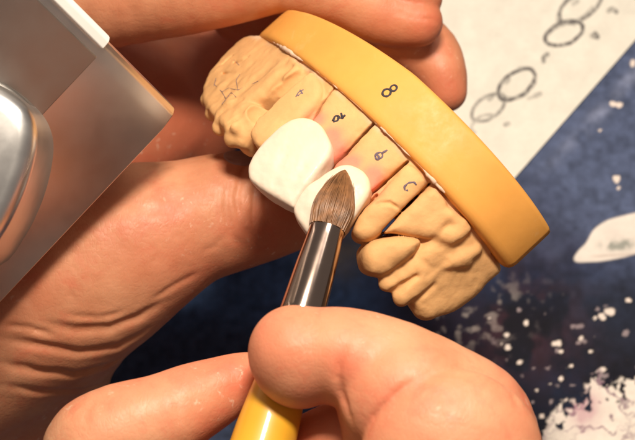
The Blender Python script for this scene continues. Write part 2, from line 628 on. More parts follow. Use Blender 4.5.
# outer lip of plaster where it meets the base
# teeth as domed outlines (photo pixels -> places on the arch)
# left molar, a broad mass with lobed edge
pillow(fl, [(246, 36), (270, 38), (292, 50), (302, 66), (297, 76), (276, 92), (254, 104), (244, 114), (240, 126), (232, 132), (222, 128), (211, 114), (204, 102), (208, 80), (224, 56)], .90, .17, .16, .04, bulge=.12, depth=.7)
for x, y, r, a in [(201, 99, .17, .0), (204, 113, .15, .01), (213, 127, .17, .01), (226, 138, .18, .0), (236, 140, .17, -.02)]:
    q = surf(x + 4, y - 4, .9 + a); fl.cone(q - nrm(q) * .12, q + nrm(q) * .0 - np.array([0, 0, .5]), r, r * 1.3, .09)
for a, b, r in [((203, 106), (226, 94), .05), ((208, 121), (236, 100), .06), ((219, 134), (242, 114), .055), ((233, 143), (246, 124), .045)]:
    p, q = surf(*a, .955), surf(*b, .975); fl.cone(p, q, r, r * .4, .06, 'sub')
for i in range(26):      # knife marks left by trimming
    x, y = random.uniform(225, 290), random.uniform(56, 104); p = surf(x, y, .975); q = surf(x - random.uniform(6, 16), y + random.uniform(4, 14), .975)
    if (x - 200) * .75 + (y - 100) > 45: continue
    fl.cone(p, q, random.uniform(.02, .04), .015, .08, 'sub')
# long worn facets on the molar's side
for a, b, r, e in [((268, 60), (232, 92), .10, 1.0), ((248, 58), (222, 80), .08, 1.0), ((286, 66), (256, 96), .06, .985)]:
    p, q = surf(*a, e), surf(*b, e); fl.cone(p, q, r, r, .16, 'sub')
# premolar next to the first crown
pillow(fl, [(306, 72), (324, 84), (322, 104), (305, 122), (289, 134), (278, 149), (264, 151), (253, 141), (254, 125), (268, 110), (288, 92)], .915, .20, .20, .015, depth=.5)
# hollow between premolar and molar
qa, qb = surf(303, 73, .965), surf(260, 110, .955)
fl.cone(qa + nrm(qa) * .0, qb + nrm(qb) * .0, .15, .26, .02, 'sub')
qc = surf(251, 128, .95); fl.cone(qb, qc, .20, .12, .02, 'sub')
# dies carrying the crowns
pillow(fl, [(338, 88), (372, 120), (352, 143), (330, 163), (300, 180), (285, 165), (296, 140), (314, 118)], .915, .10, .2, .02, depth=.5)
pillow(fl, [(378, 124), (405, 158), (385, 180), (368, 200), (340, 215), (325, 200), (335, 165), (354, 148)], .915, .10, .2, .02, depth=.5)
# plaster teeth to the right
pillow(fl, [(408, 164), (427, 182), (412, 204), (392, 222), (374, 239), (360, 241), (352, 232), (360, 214), (378, 196), (392, 180)], .905, .22, .26, .02, depth=.5)
pillow(fl, [(376, 240), (398, 236), (421, 240), (412, 256), (396, 268), (380, 277), (367, 274), (361, 260), (364, 248)], .90, .30, .30, .03, depth=.6, bulge=.1)
pillow(fl, [(431, 186), (446, 202), (448, 222), (436, 238), (420, 238), (396, 234), (384, 232), (402, 212)], .90, .20, .22, .03, depth=.6)
pillow(fl, [(452, 208), (500, 262), (490, 282), (468, 304), (440, 317), (420, 314), (404, 298), (392, 288), (400, 270), (425, 244), (440, 226)], .885, .15, .3, .05, depth=.8)
# small lobes and bumps in the vestibule on the right
for a, b, r, e in [((452, 237), (466, 229), .12, .935), ((455, 233), (440, 237), .09, .93), ((463, 257), (476, 251), .13, .93), ((450, 262), (466, 262), .10, .925),
                ((387, 284), (404, 268), .15, .89), ((402, 297), (428, 274), .17, .895), ((424, 308), (446, 290), .22, .87), ((446, 216), (462, 222), .08, .93)]:
    p, q = surf(*a, e), surf(*b, e)
    fl.cone(p, q, r, r * .6, .14)
for a, b, r, e in [((430, 276), (447, 262), .05, .95), ((436, 242), (448, 252), .06, .955), ((394, 292), (416, 276), .05, .925), ((412, 304), (434, 286), .05, .925),
                ((392, 278), (424, 254), .055, .95), ((458, 245), (470, 242), .04, .95), ((424, 262), (436, 272), .04, .95), ((379, 238), (402, 236), .035, .985)]:
    p, q = surf(*a, e), surf(*b, e)
    fl.cone(p, q, r, r * .5, .10, 'sub')
# saw cuts between the dies
def cut(pix, w=.028, deep=.9):
    for a, b in zip(pix[:-1], pix[1:]):
        p, q = surf(*a, .95), surf(*b, .95)
        n = nrm((p + q) / 2); d = q - p; L = np.linalg.norm(d); d /= L
        s = np.cross(d, n); s /= np.linalg.norm(s)
        def fn(X, Y, Z, p=p, d=d, n=n, s=s, L=L):
            x, y, z = X - p[0], Y - p[1], Z - p[2]
            u = x * d[0] + y * d[1] + z * d[2]; v = x * s[0] + y * s[1] + z * s[2]; w_ = x * n[0] + y * n[1] + z * n[2]
            return np.maximum(np.maximum(np.abs(v) - w, np.abs(u - L / 2) - L / 2 - .02), np.maximum(w_ - 1, -w_ - deep))
        m = 1.2
        fl.apply(fn, np.minimum(p, q) - m, np.maximum(p, q) + m, .02, 'sub')
cut([(336, 85), (322, 101), (311, 119)], .020)
cut([(375, 121), (355, 140), (330, 165)], .024)
cut([(408, 160), (385, 180), (371, 192), (360, 212)], .024)
cut([(431, 182), (404, 209), (384, 230)], .024)
# margin line on the tooth right of the crowns
g = [fl.hit(*p) for p in [(373, 207), (380, 203), (390, 203), (400, 209)]]
fl.groove([q for q in g if q is not None], .028, .07)
fl.apply(lambda X, Y, Z: fbm(X * 9, Y * 9, Z * 9, 2) * .012 + fbm(X * 3, Y * 3, Z * 3, 2) * .02, LO, HI, 0, 'raw')
fv, ff = fl.mesh(1, .25)
# colour of the stone: paler where scraped, shade of the premolar hollow tinted in darker orange, pink wax at the margins
pc = unl(fv)
def near(pts, cen, r): return np.exp(-(((pts - cen) ** 2).sum(1)) / r ** 2)
stone = np.tile(np.array([.76, .42, .175]), (len(fv), 1))
nz = fbm(fv[:, 0] * 1.3, fv[:, 1] * 1.3, fv[:, 2] * 1.3)
stone *= (1 + .18 * nz)[:, None]
pale = np.clip((EH + .12 - fv[:, 2]) / .1, 0, 1) * np.clip(.5 + 2.2 * vnoise(fv[:, 0] * 3, fv[:, 1] * 3, fv[:, 2] * 3), 0, 1)
stone = stone * (1 - .6 * pale[:, None]) + np.array([.80, .62, .45]) * .6 * pale[:, None]
pk = np.zeros(len(fv))
for x, y, r in [(334, 150, .22), (331, 138, .18), (368, 182, .22), (373, 176, .16), (340, 166, .2), (316, 121, .15), (352, 164, .15)]:
    pk = np.maximum(pk, near(fv, surf(x, y, .94), r * 1.3))
pk = np.clip(pk * 1.25, 0, .9)[:, None]
stone = stone * (1 - pk) + np.array([.84, .25, .17]) * pk
hol_shade = np.clip(near(fv, surf(283, 92, .93), .42), 0, 1)[:, None] * .35
stone = stone * (1 - hol_shade) + np.array([.62, .30, .09]) * hol_shade
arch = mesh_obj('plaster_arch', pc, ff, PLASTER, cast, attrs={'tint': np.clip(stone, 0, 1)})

# --- ink and pencil marks lying on the plaster and the base
def stroke(pix, e, r, name, mat, onbase=False, lift=.0, parent=cast):
    mb = MB()
    for poly in pix:
        pts = []
        for a, b in zip(poly[:-1], poly[1:]):
            L = math.hypot(b[0] - a[0], b[1] - a[1]); k = max(2, int(L / 1.0))
            for t in np.linspace(0, 1, k, endpoint=False): pts.append((a[0] + (b[0] - a[0]) * t, a[1] + (b[1] - a[1]) * t))
        pts.append(poly[-1])
        P3 = []
        for p in pts:
            q = surf(p[0], p[1], 1.0) if onbase else fl.hit(*p)
            if q is None: continue
            P3.append(unl(q - nrm(q) * r * (.5 if onbase else .15)))
        if len(P3) > 2:
            P3 = np.array(P3)
            for _ in range(2): P3[1:-1] = (P3[:-2] + 2 * P3[1:-1] + P3[2:]) / 4
            rr = r * (1 + .4 * np.array([vnoise(i * .37, poly[0][0], 0) for i in range(len(P3))]))
            mb.add(tube(P3, rr, 6))
    return mesh_obj(name, mb.V, mb.F, mat, parent)

def oval(cx, cy, rx, ry, ang, a0=0, a1=360, n=18):
    a = math.radians(ang)
    return [(cx + rx * math.cos(t) * math.cos(a) - ry * math.sin(t) * math.sin(a), cy + rx * math.cos(t) * math.sin(a) + ry * math.sin(t) * math.cos(a))
            for t in np.linspace(math.radians(a0), math.radians(a1), n)]
stroke([oval(386.6, 92.6, 4.4, 3.6, -30), oval(393.6, 88.0, 3.4, 2.9, -30)], 1, .025, 'number_mark', INK, True)
stroke([[(296, 97), (299, 92), (304, 90)], [(298, 96), (302, 93)], [(300, 90), (303, 94)]], .9, .022, 'number_mark', PENCIL_BLUE)
stroke([[(333, 121), (335, 116), (339, 116), (338, 121), (333, 122)], [(338, 116), (341, 119), (345, 115)], [(341, 113), (343, 119)]], .9, .024, 'number_mark', INK)
stroke([oval(379, 156, 4.0, 3.2, -35), [(382, 153), (388, 150)], [(377, 154), (380, 159)]], .9, .024, 'number_mark', PENCIL_BLUE)
stroke([[(405, 191), (404, 187), (408, 183), (414, 182), (416, 185)], [(405, 191), (408, 190)]], .9, .024, 'number_mark', PENCIL_BLUE)
stroke([[(214, 84), (222, 92), (228, 88), (238, 90), (246, 86)], [(222, 92), (226, 99), (231, 92), (236, 97)], [(238, 90), (236, 80), (240, 74)],
        [(252, 84), (258, 81)], [(226, 99), (222, 104)], [(234, 60), (240, 66)], [(216, 78), (214, 86)]], .9, .006, 'pencil_line', PENCIL_BLUE)

res = MB()
for t0, t1, k in [(1.72, 1.50, 1), (1.48, 1.20, 2), (1.18, .96, 3), (.94, .70, 4), (2.2, 1.8, 5)]:
    P3, rr = [], []
    for t in np.linspace(t0, t1, 40):
        jit = .012 * vnoise(t * 30, k, 0)
        P3.append(unl([EA * (.972 + jit) * math.cos(t), EB * (.972 + jit) * math.sin(t), EH + .0])); rr.append(max(.003, .018 + .085 * vnoise(t * 11, k, 3) + .02 * vnoise(t * 60, k, 5)) * math.sin(math.pi * min(1, max(.02, (t - t0) / (t1 - t0)))) ** .4)
    res.add(tube(P3, rr, 8))
mesh_obj('plaster_residue', res.V, res.F, simple('pale residue', (.72, .50, .36), .8, bump=[(900, .5, .0002)]), cast)

# --- porcelain crowns
def crown(pix, label, e, thick, depth, groovepx):
    pl = closed_smooth(pix)
    q = surf(*pl.mean(0), e)
    f2 = LField(q - 1.6, q + 1.6, .028)
    q0, n = pillow(f2, pix, e, thick, .10, .05, bulge=.10, depth=depth)
    # slight vertical flutes
    f2.apply(lambda X, Y, Z: fbm(X * 2.2, Y * 2.2, Z * 2.2, 2) * .03 + fbm(X * 11, Y * 11, Z * 11, 2) * .008, q - 1.6, q + 1.6, 0, 'raw')
    for g_ in groovepx:
        h = [f2.hit(*p) for p in g_]; h = [k for k in h if k is not None]
        if len(h) > 1: f2.groove(h, .09, .02)
    v, f = f2.mesh(3)
    v = v + (fbm(v[:, 0] * 5, v[:, 1] * 5, v[:, 2] * 5) * .02)[:, None] * n
    neck = surf(*(max(pix, key=lambda p: p[0] - p[1])), e)
    t = np.clip(near(v, neck, .55) * 1.0, 0, 1)[:, None]
    col = np.array([.74, .61, .49]) * (1 - t) + np.array([.90, .68, .44]) * t
    col *= (1 + .08 * fbm(v[:, 0] * 4, v[:, 1] * 4, v[:, 2] * 4))[:, None]
    o = mesh_obj('porcelain_tooth', unl(v), f, PORCELAIN, attrs={'tint': np.clip(col, 0, .95)})
    tag(o, label, 'dental crown')
    return o, f2
crown1, cf1 = crown([(250, 176), (251, 168), (257, 156), (270, 141), (287, 126), (303, 120), (320, 125), (331, 141), (333, 156), (320, 176), (305, 196), (296, 209), (291, 209), (271, 198), (253, 184)],
      'cream porcelain crown fully in view, left of the brush tip', .94, .24, .30, [[(290, 150), (275, 172)], [(310, 160), (294, 184)]])
crown2, cf2 = crown([(293, 210), (301, 194), (318, 181), (336, 169), (352, 166), (366, 175), (371, 190), (362, 208), (350, 226), (336, 240), (318, 242), (302, 228)],
      'white porcelain crown half hidden behind the brown brush tip', .94, .22, .35, [])

# ================================================================== THE BRUSH
brush = thing('paintbrush', 'brown-haired brush with silver ferrule and yellow handle touching the white crown', 'brush', P(264, 440, 3.2))
tip = unl(cf2.hit(345, 170)) + np.array([0, 0, .05])
BX = P(264, 440, tip[2] + 1.9) - tip
BL = np.linalg.norm(BX); BXn = BX / BL
def along(px_y):          # parameter for a given photo row
    t = np.linspace(0, 2 * BL, 400); q = tip + t[:, None] * BXn
    py = 220 - q[:, 1] * FP / (CD - q[:, 2]); return t[np.argmin(abs(py - px_y))]
def bpt(t): return tip + t * BXn
side = np.cross(BXn, [0, 0, 1]); side /= np.linalg.norm(side); up_b = np.cross(side, BXn)
t_f0, t_f1, t_h0 = along(224), along(312), along(335)
rad = lambda px, t: RP(px, bpt(t)[2])
def lathe(prof, n=40, flatf=1.0):
    V, F = [], []
    for t, r in prof:
        c = bpt(t)
        for j in range(n):
            a = 2 * math.pi * j / n
            V.append(c + r * (math.cos(a) * side + flatf * math.sin(a) * up_b))
    for i in range(len(prof) - 1):
        for j in range(n): F.append([i * n + j, i * n + (j + 1) % n, (i + 1) * n + (j + 1) % n, (i + 1) * n + j])
    F.append(list(range(n))[::-1]); F.append([(len(prof) - 1) * n + j for j in range(n)])
    return V, F
bp_px = [(0, .6), (.06, 4.2), (.15, 8), (.28, 12.2), (.42, 15.6), (.58, 18.6), (.74, 20.0), (.88, 19.6), (1, 18.2), (1.1, 17.2)]
hprof = [(f * t_f0, rad(r, f * t_f0)) for f, r in bp_px]
# smooth the profile
def rprof(t): return np.interp(t, [a for a, _ in hprof], [b for _, b in hprof])
mb = MB().add(lathe([(t, rprof(t) * .93) for t in np.linspace(0, hprof[-1][0], 30)], 36))
for i in range(520):     # hairs lying over the tuft, each gathering to the point
    a = random.random() * 2 * math.pi; t0 = random.uniform(0, .35) * t_f0 * random.random(); rr = random.choice([random.uniform(.90, 1.02), random.uniform(.94, 1.06)])
    tw = random.uniform(-.10, .10)
    pts, rs = [], []
    for t in np.linspace(hprof[-1][0], t0, 12):
        A = a + tw * (1 - t / t_f0)
        r = rprof(t) * rr
        pts.append(bpt(t) + r * (math.cos(A) * side + math.sin(A) * up_b)); rs.append(.013 * (.4 + .6 * t / t_f0))
    mb.add(tube(pts, rs, 4, False))
for i in range(16):
    a = random.uniform(0, 6.28); t1 = random.uniform(.25, .8) * t_f0
    pts = []
    for k in range(8):
        f = k / 7; t = t_f0 - f * (t_f0 - t1 * .5); r = rprof(t) * (1.0 + .10 * f) + .03 * f * f
        pts.append(bpt(t) + r * (math.cos(a + .15 * f) * side + math.sin(a + .15 * f) * up_b))
    mb.add(tube(pts, np.linspace(.010, .004, 8), 4, False))
mesh_obj('bristles', mb.V, mb.F, BRISTLE, brush)
fp = [(t_f0 - .10, rad(15.5, t_f0)), (t_f0 - .105, rad(16.8, t_f0)), (t_f0 - .06, rad(17.6, t_f0)), (t_f0 + .3, rad(18.1, t_f0)), ((t_f0 + t_f1) / 2, rad(20.6, (t_f0 + t_f1) / 2)), (t_f1, rad(23, t_f1)), (t_h0, rad(24, t_h0))]
mesh_obj('ferrule', *lathe([(t, r) for t, r in fp], 64), FERRULE, brush)
def ringb(t, r):
    return lathe([(t - .05, r - .01), (t - .03, r + .012), (t + .03, r + .012), (t + .05, r - .01)], 48)
hp = [(along(330), 20), (along(345), 22), (along(370), 25), (along(400), 28.5), (along(430), 31.5), (along(460), 33), (along(500), 33), (along(560), 30)]
hp = [(t, rad(r, t)) for t, r in hp]
tt = np.linspace(hp[0][0], hp[-1][0] + 1.5, 40)
mesh_obj('handle', *lathe([(t, float(np.interp(t, [a for a, _ in hp], [b for _, b in hp]))) for t in tt], 48), HANDLE, brush)
zb = lambda py: bpt(along(py))[2]

# ================================================================== LEFT HAND
def pts_px(L): return [P(x, y, z) for x, y, z, r in L], [RP(r, z) for x, y, z, r in L]
lh = Field([-7.2, -5.6, -7.4], [3.6, 5.4, 2.2], .042)
# thumb reaching in from the lower left, pressed behind the crowns
th = [(-70, 330, -1.9, 120), (10, 300, -1.8, 108), (75, 272, -1.5, 98), (135, 243, -1.3, 80), (185, 224, -1.3, 64), (225, 213, -1.35, 60), (262, 207, -1.45, 54), (296, 205, -1.6, 43)]
lh.chain(*pts_px(th), k=.2, flat=((0, 0, 1), .86))
# heel of the thumb and wrist side
lh.cone(P(-60, 360, -2.8), P(60, 330, -2.9), RP(110), RP(70), .9)
lh.cone(P(-60, 430, -3.4), P(60, 395, -3.6), RP(80), RP(50), .8)
# palm behind
lh.ell(P(60, 110, -5.4), (RP(170), RP(110), 1.3), .6)
lh.ell(P(150, 110, -6.2), (RP(120), RP(90), 1.0), .5)
lh.ell(P(225, 70, -6.4), (RP(75), RP(80), .9), .4)
lh.ell(P(262, 14, -4.3), (RP(60), RP(40), .8), .4)
# index finger over the top of the base, bent around its back
lh.chain(*pts_px([(-60, -60, -3.2, 80), (60, -12, -2.7, 62), (150, -14, -2.3, 54), (215, -20, -2.0, 48), (262, -26, -1.9, 42)]), k=.4)
lh.chain(*pts_px([(225, -32, -2.1, 42), (285, -24, -2.0, 38), (340, -8, -2.2, 34), (385, 14, -2.3, 31), (418, 22, -2.2, 25)]), k=.07)
# finger above it and the one below, further round the back
lh.chain(*pts_px([(300, -50, -2.9, 40), (360, -32, -2.6, 36), (398, -16, -2.35, 33), (416, -4, -2.3, 27)]), k=.05)
lh.chain(*pts_px([(380, 20, -3.9, 32), (425, 45, -3.4, 28), (440, 70, -3.1, 26), (447, 92, -3.0, 20)]), k=.05)
# knuckle puckers of the thumb, near its tip
for L, w, d in [([(251, 158), (241, 176), (236, 198), (241, 222)], .05, .055), ([(262, 168), (254, 190), (252, 214), (257, 240)], .05, .05),
                ([(232, 178), (226, 194), (226, 214), (232, 238), (246, 248)], .06, .04), ([(270, 186), (265, 204), (268, 226)], .045, .035),
                ([(243, 226), (253, 236), (260, 250)], .045, .04), ([(219, 182), (214, 203), (219, 226)], .07, .02),
                ([(246, 192), (246, 212)], .03, .025), ([(212, 150), (222, 157), (234, 160), (248, 156)], .045, .03),
                ([(225, 235), (215, 246), (200, 254)], .05, .018), ([(150, 178), (160, 170), (172, 166)], .05, .02)]:
    lh.groove_px(L, w, d)
# wrist folds
for L, w, d in [([(40, 322), (75, 330), (110, 328), (140, 316), (165, 300)], .085, .085),
                ([(0, 338), (40, 345), (80, 352), (118, 346), (148, 330)], .08, .09),
                ([(-5, 362), (35, 370), (75, 374), (108, 366), (135, 350)], .085, .09),
                ([(60, 315), (100, 318), (130, 310)], .05, .04), ([(0, 385), (45, 392), (85, 390), (110, 380)], .07, .06),
                ([(0, 325), (30, 328), (60, 336)], .05, .05), ([(150, 300), (175, 285), (200, 272)], .06, .04)]:
    lh.groove_px(L, w, d)
# fine crossing lines
for i in range(36):
    x, y = random.uniform(60, 225), random.uniform(190, 300); a = random.uniform(-.9, -.2) + (1.3 if random.random() < .4 else 0); l = random.uniform(8, 22)
    lh.groove_px([(x, y), (x + l * math.cos(a), y + l * math.sin(a))], .03, .010)
lh.cone(P(398, 38, -2.9), P(428, 64, -3.1), RP(26), RP(22), .15)
lh.groove_px([(388, 1), (398, 13), (412, 18), (430, 19), (441, 24)], .035, .03)
lh.groove_px([(85, 38), (104, 46), (125, 52)], .06, .04)
nail = Field([-3.2, -.2, -2.5], [-.6, 2.4, .6], .03)
_q = [np.clip(np.round((a - lh.lo[i]) / lh.h).astype(int), 0, lh.v.shape[i] - 1) for i, a in enumerate(nail.ax)]
def samp(f, ax):
    ix = [(a - f.lo[i]) / f.h for i, a in enumerate(ax)]; b0 = [np.floor(x).astype(int) for x in ix]; fr_ = [x - b for x, b in zip(ix, b0)]
    r = 0
    for a in (0, 1):
        for b in (0, 1):
            for c in (0, 1):
                w_ = (fr_[0] if a else 1 - fr_[0])[:, None, None] * (fr_[1] if b else 1 - fr_[1])[None, :, None] * (fr_[2] if c else 1 - fr_[2])[None, None, :]
                r = r + w_ * f.v[np.ix_(b0[0] + a, b0[1] + b, b0[2] + c)]
    return r
_c = lh.hit(240, 157)
nail.v = samp(lh, nail.ax) - .018
nail.apply(lambda X, Y, Z: -(np.sqrt(((X - _c[0]) / .34) ** 2 + ((Y - _c[1]) / .30) ** 2 + ((Z - _c[2] + .1) / .5) ** 2) - 1) * .35, [-9] * 3, [9] * 3, .04, 'sub')
nv, nf_ = nail.mesh(2)
lv, lf = lh.mesh(2)
lv = lv + (fbm(lv[:, 0] * 1.6, lv[:, 1] * 1.6, lv[:, 2] * 1.6) * .03)[:, None] * np.array([.3, .5, .8])
flush_shade = np.zeros(len(lv))  # fingertip and joint flush; palm entries also paint in its deep maroon shade
for x, y, z, r, a in [(258, 225, -.6, .7, .6), (200, 250, -.4, .6, .25), (130, 260, 0, .5, .25), (110, 95, -5, 2.4, .9), (180, 110, -5.5, 2.2, 1), (240, 60, -5.5, 1.8, 1), (425, 25, -1.6, .5, .7), (385, 20, -1.7, .5, .5), (450, 90, -2.7, .45, .75), (415, 5, -1.8, .4, .5), (60, 350, -1, 1.2, .3)]:
    flush_shade = np.maximum(flush_shade, a * near(lv, P(x, y, z), r))
left = mesh_obj('hand', lv, lf, SKIN_L, attrs={'flush': np.clip(flush_shade, 0, 1)})
mesh_obj('fingernail', nv, nf_, NAIL, left)
tag(left, 'left hand with creased wrist gripping the yellow-based dental cast from behind', 'hand')

# ================================================================== RIGHT HAND
rh = Field([-5.4, -5.2, -1.0], [4.6, -1.0, 6.4], .038)
zi = zb(340)
IZ = zi + .95
idx = [(293, 350, IZ, 41), (318, 352, IZ + .05, 44), (348, 358, IZ + .1, 50), (392, 374, IZ + .15, 54), (440, 398, IZ + .1, 56), (478, 424, IZ - .1, 56), (486, 480, IZ - .8, 56), (470, 540, IZ - 1.4, 60)]
rh.chain(*pts_px(idx), k=.1)
# soft pad bulges of the finger
rh.ell(P(292, 356, IZ - .05), (RP(41, IZ), RP(46, IZ), .78), .25)
rh.ell(P(300, 372, IZ - .15), (RP(34, IZ), RP(36, IZ), .7), .25)
rh.ell(P(405, 396, IZ + .36), (RP(68, IZ), RP(64, IZ), .98), .06)
rh.cone(P(368, 412, IZ + .1), P(385, 450, IZ), RP(30, IZ), RP(40, IZ), .1)
# the next finger, folded under it
rh.ell(P(452, 456, IZ + .96), (RP(88, IZ), RP(84, IZ), .85), .03)
rh.chain(*pts_px([(450, 470, IZ + .2, 60), (490, 490, IZ - .1, 62), (520, 560, IZ - 1, 66)]), k=.3)
rh.chain(*pts_px([(312, 452, IZ - 1.1, 38), (350, 440, IZ - .8, 42), (410, 440, IZ - .7, 50)]), k=.08)
# thumb from the lower left
TZ = zb(380) - .55
tb = [(256, 373, TZ - .25, 20), (240, 380, TZ - .1, 27), (218, 391, TZ, 33), (192, 403, TZ + .1, 39), (160, 419, TZ + .25, 44), (112, 437, TZ + .3, 50), (96, 462, TZ + .2, 56), (120, 540, TZ - .2, 70)]
rh.chain(*pts_px(tb), k=.05)
for L, w, d in [([(418, 377), (404, 387), (388, 401), (375, 416), (364, 436)], .045, .045), ([(347, 342), (341, 356), (338, 374), (341, 392), (347, 406), (354, 430)], .06, .05),
                
                ([(96, 398), (88, 410), (84, 430)], .06, .02), ([(170, 384), (176, 400), (180, 420)], .08, .018),
                ([(500, 380), (512, 394), (520, 410)], .06, .02), ([(225, 362), (232, 372), (238, 384)], .05, .012)]:
    rh.groove_px(L, w, d)
for i in range(46):
    if random.random() < .6: x, y = random.uniform(350, 500), random.uniform(325, 420)
    else: x, y = random.uniform(70, 220), random.uniform(380, 435)
    a = random.uniform(-.6, .9); l = random.uniform(8, 20)
    rh.groove_px([(x, y), (x + l * math.cos(a), y + l * math.sin(a))], .03, .006)
rv, rf = rh.mesh(2)
rv = rv + (fbm(rv[:, 0] * 1.5, rv[:, 1] * 1.5, rv[:, 2] * 1.5) * .03)[:, None] * np.array([.3, .6, .7])
fr = np.zeros(len(rv))
for x, y, z, r, a in [(268, 335, IZ + .5, .75, .55), (330, 400, IZ + .2, .7, .75), (345, 365, IZ + .9, .35, .75), (375, 425, IZ + .9, .5, .45), (520, 400, IZ, .6, .4), (232, 375, TZ + .3, .5, .75), (205, 425, TZ + .5, .5, .5), (330, 440, IZ - .8, .7, 1), (440, 360, IZ + .9, .5, .12)]:
    fr = np.maximum(fr, a * near(rv, P(x, y, z), r))
right = mesh_obj('hand', rv, rf, SKIN_R, attrs={'flush': np.clip(fr, 0, 1)})
tag(right, 'right hand pinching the yellow brush handle between thumb and forefinger', 'hand')

# ================================================================== STEEL BLOCK, upper left
blk = thing('steel_tool', 'polished steel block with a rounded knob, in front of the left thumb', 'tool', P(0, 200, 1.2))
# three corners of the large visible face: lower right edge runs from A to B, face rises towards the viewer up-left
A_ = P(179, 113, .9); B_ = P(-30, 335, .9)
ed = (B_ - A_); Le = np.linalg.norm(ed); ed /= Le
Ctop = P(52, -14, 3.4)
up_f = Ctop - A_; up_f -= ed * (up_f @ ed) * 0
# face spanned by ed (down-left) and uf (up-left)
uf = up_f / np.linalg.norm(up_f)
nf = np.cross(uf, ed); nf /= np.linalg.norm(nf)
if nf[2] < 0: nf = -nf
M_ = np.stack([ed, uf, nf], 1)

def bxyz(x, y, z): return A_ + x * ed + y * uf + z * nf

def prism(prof, y0, y1, mat, name, bev=.02):
    """profile in (ed, nf) swept along uf"""
    V = [bxyz(x, y0, z) for x, z in prof] + [bxyz(x, y1, z) for x, z in prof]
    n = len(prof)
    F = [[i, (i + 1) % n, n + (i + 1) % n, n + i] for i in range(n)] + [list(range(n))[::-1], [n + i for i in range(n)]]
    o = mesh_obj(name, V, F, mat, blk, smooth=True)
    import bmesh
    bm = bmesh.new(); bm.from_mesh(o.data); bmesh.ops.recalc_face_normals(bm, faces=bm.faces); bm.to_mesh(o.data); bm.free()
    m = o.modifiers.new('bevel', 'BEVEL'); m.width = bev * SC; m.segments = 4; m.limit_method = 'ANGLE'; m.angle_limit = math.radians(15); m.harden_normals = True
    return o
# body: wide face, a ground chamfer along the upper right edge, then a narrow side
prism([(7, 0), (.42, 0), (.10, -.07), (0, -.16), (-.02, -.34), (.05, -.9), (7, -.9)], 0, 7.5, STEEL, 'blade_block', .035)
prism([(7, .02), (.32, .02), (.32, -.95), (7, -.95)], 2.12, 8, STEEL_DARK, 'sleeve', .03)
prism([(.16, .045), (-.02, .03), (-.09, -.06), (-.09, -.40), (.16, -.40)], 2.15, 8, HIGHLIGHT, 'highlight_strip', .04)  # white strip that paints the highlight along the upper edge
# knob at the far left
kp = closed_smooth([(-70, 60), (-12, 80), (16, 97), (30, 114), (35, 138), (29, 170), (17, 203), (-2, 238), (-30, 270), (-90, 280)])
def slab(pix, z0, z1, r, mat, name):
    c = np.mean(pix, 0)
    V, F = [], []
    prof = [(z0, 0)] + [(z1 - r + r * math.sin(a), r * (1 - math.cos(a))) for a in np.linspace(0, math.pi / 2, 9)]
    q = np.array([P(x, y, z1) for x, y in pix]); cc = q.mean(0)
    nn = np.roll(q, -1, 0) - np.roll(q, 1, 0); nn = np.stack([nn[:, 1], -nn[:, 0]], 1); nn /= np.linalg.norm(nn, axis=1)[:, None]
    if ((q[:, :2] - cc[:2]) * nn).sum(1).mean() < 0: nn = -nn
    n = len(q)
    for z, ins in prof:
        for i in range(n): V.append([q[i, 0] - nn[i, 0] * ins, q[i, 1] - nn[i, 1] * ins, z])
    for k in range(len(prof) - 1):
        for i in range(n): F.append([k * n + i, k * n + (i + 1) % n, (k + 1) * n + (i + 1) % n, (k + 1) * n + i])
    V.append([cc[0], cc[1], z1 + .12])
    for i in range(n): F.append([(len(prof) - 1) * n + i, (len(prof) - 1) * n + (i + 1) % n, len(V) - 1])
    return mesh_obj(name, V, F, mat, blk)
slab(kp, .5, 3.9, .35, STEEL_BRIGHT, 'knob')
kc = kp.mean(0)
slab(kc + (kp - kc) * 1.06, 0.3, 3.15, .16, STEEL_DARK, 'dark_ring')  # wider, lower slab of dark steel ringing the knob

# ================================================================== SETTING
TN = AX[:, 2]                     # table normal in the modelling frame (world z)
def table_pt(px, py, h=0.0):
    o = np.array([0, 0, CD]); d = P(px, py, 0) - o
    ow, dw = o @ AX + OFF, d @ AX
    t = (h - ow[2]) / dw[2]
    return (ow + t * dw)[:2]
def table_px(X, Y, h=0.0):
    w = np.stack([X, Y, np.full_like(X, h)], -1) - OFF
    m = w @ AX.T
    return 317.5 + m[..., 0] * FP / (CD - m[..., 2]), 220 - m[..., 1] * FP / (CD - m[..., 2])

def sheet(name, x0, x1, y0, y1, st, h, colfn, mat, frame=None, lift=None, thick=None):
    nx, ny = int((x1 - x0) / st) + 1, int((y1 - y0) / st) + 1
    U, V_ = np.meshgrid(np.linspace(x0, x1, nx), np.linspace(y0, y1, ny), indexing='ij')
    if frame is not None:
        o, a, b = frame
        X, Y = o[0] + U * a[0] + V_ * b[0], o[1] + U * a[1] + V_ * b[1]
    else: X, Y = U, V_
    px, py = table_px(X, Y, h)
    col = colfn(X, Y, px, py)
    Z = np.full_like(X, h) + (lift(U, V_) if lift is not None else 0)
    V3 = np.stack([X, Y, Z], -1).reshape(-1, 3) * SC
    i = np.arange(nx * ny).reshape(nx, ny)
    F = np.stack([i[:-1, :-1], i[1:, :-1], i[1:, 1:], i[:-1, 1:]], -1).reshape(-1, 4)
    o = mesh_obj(name, V3, F, mat, raw=True, attrs={'tint': np.clip(col.reshape(-1, 3), 0, 1)})
    return o

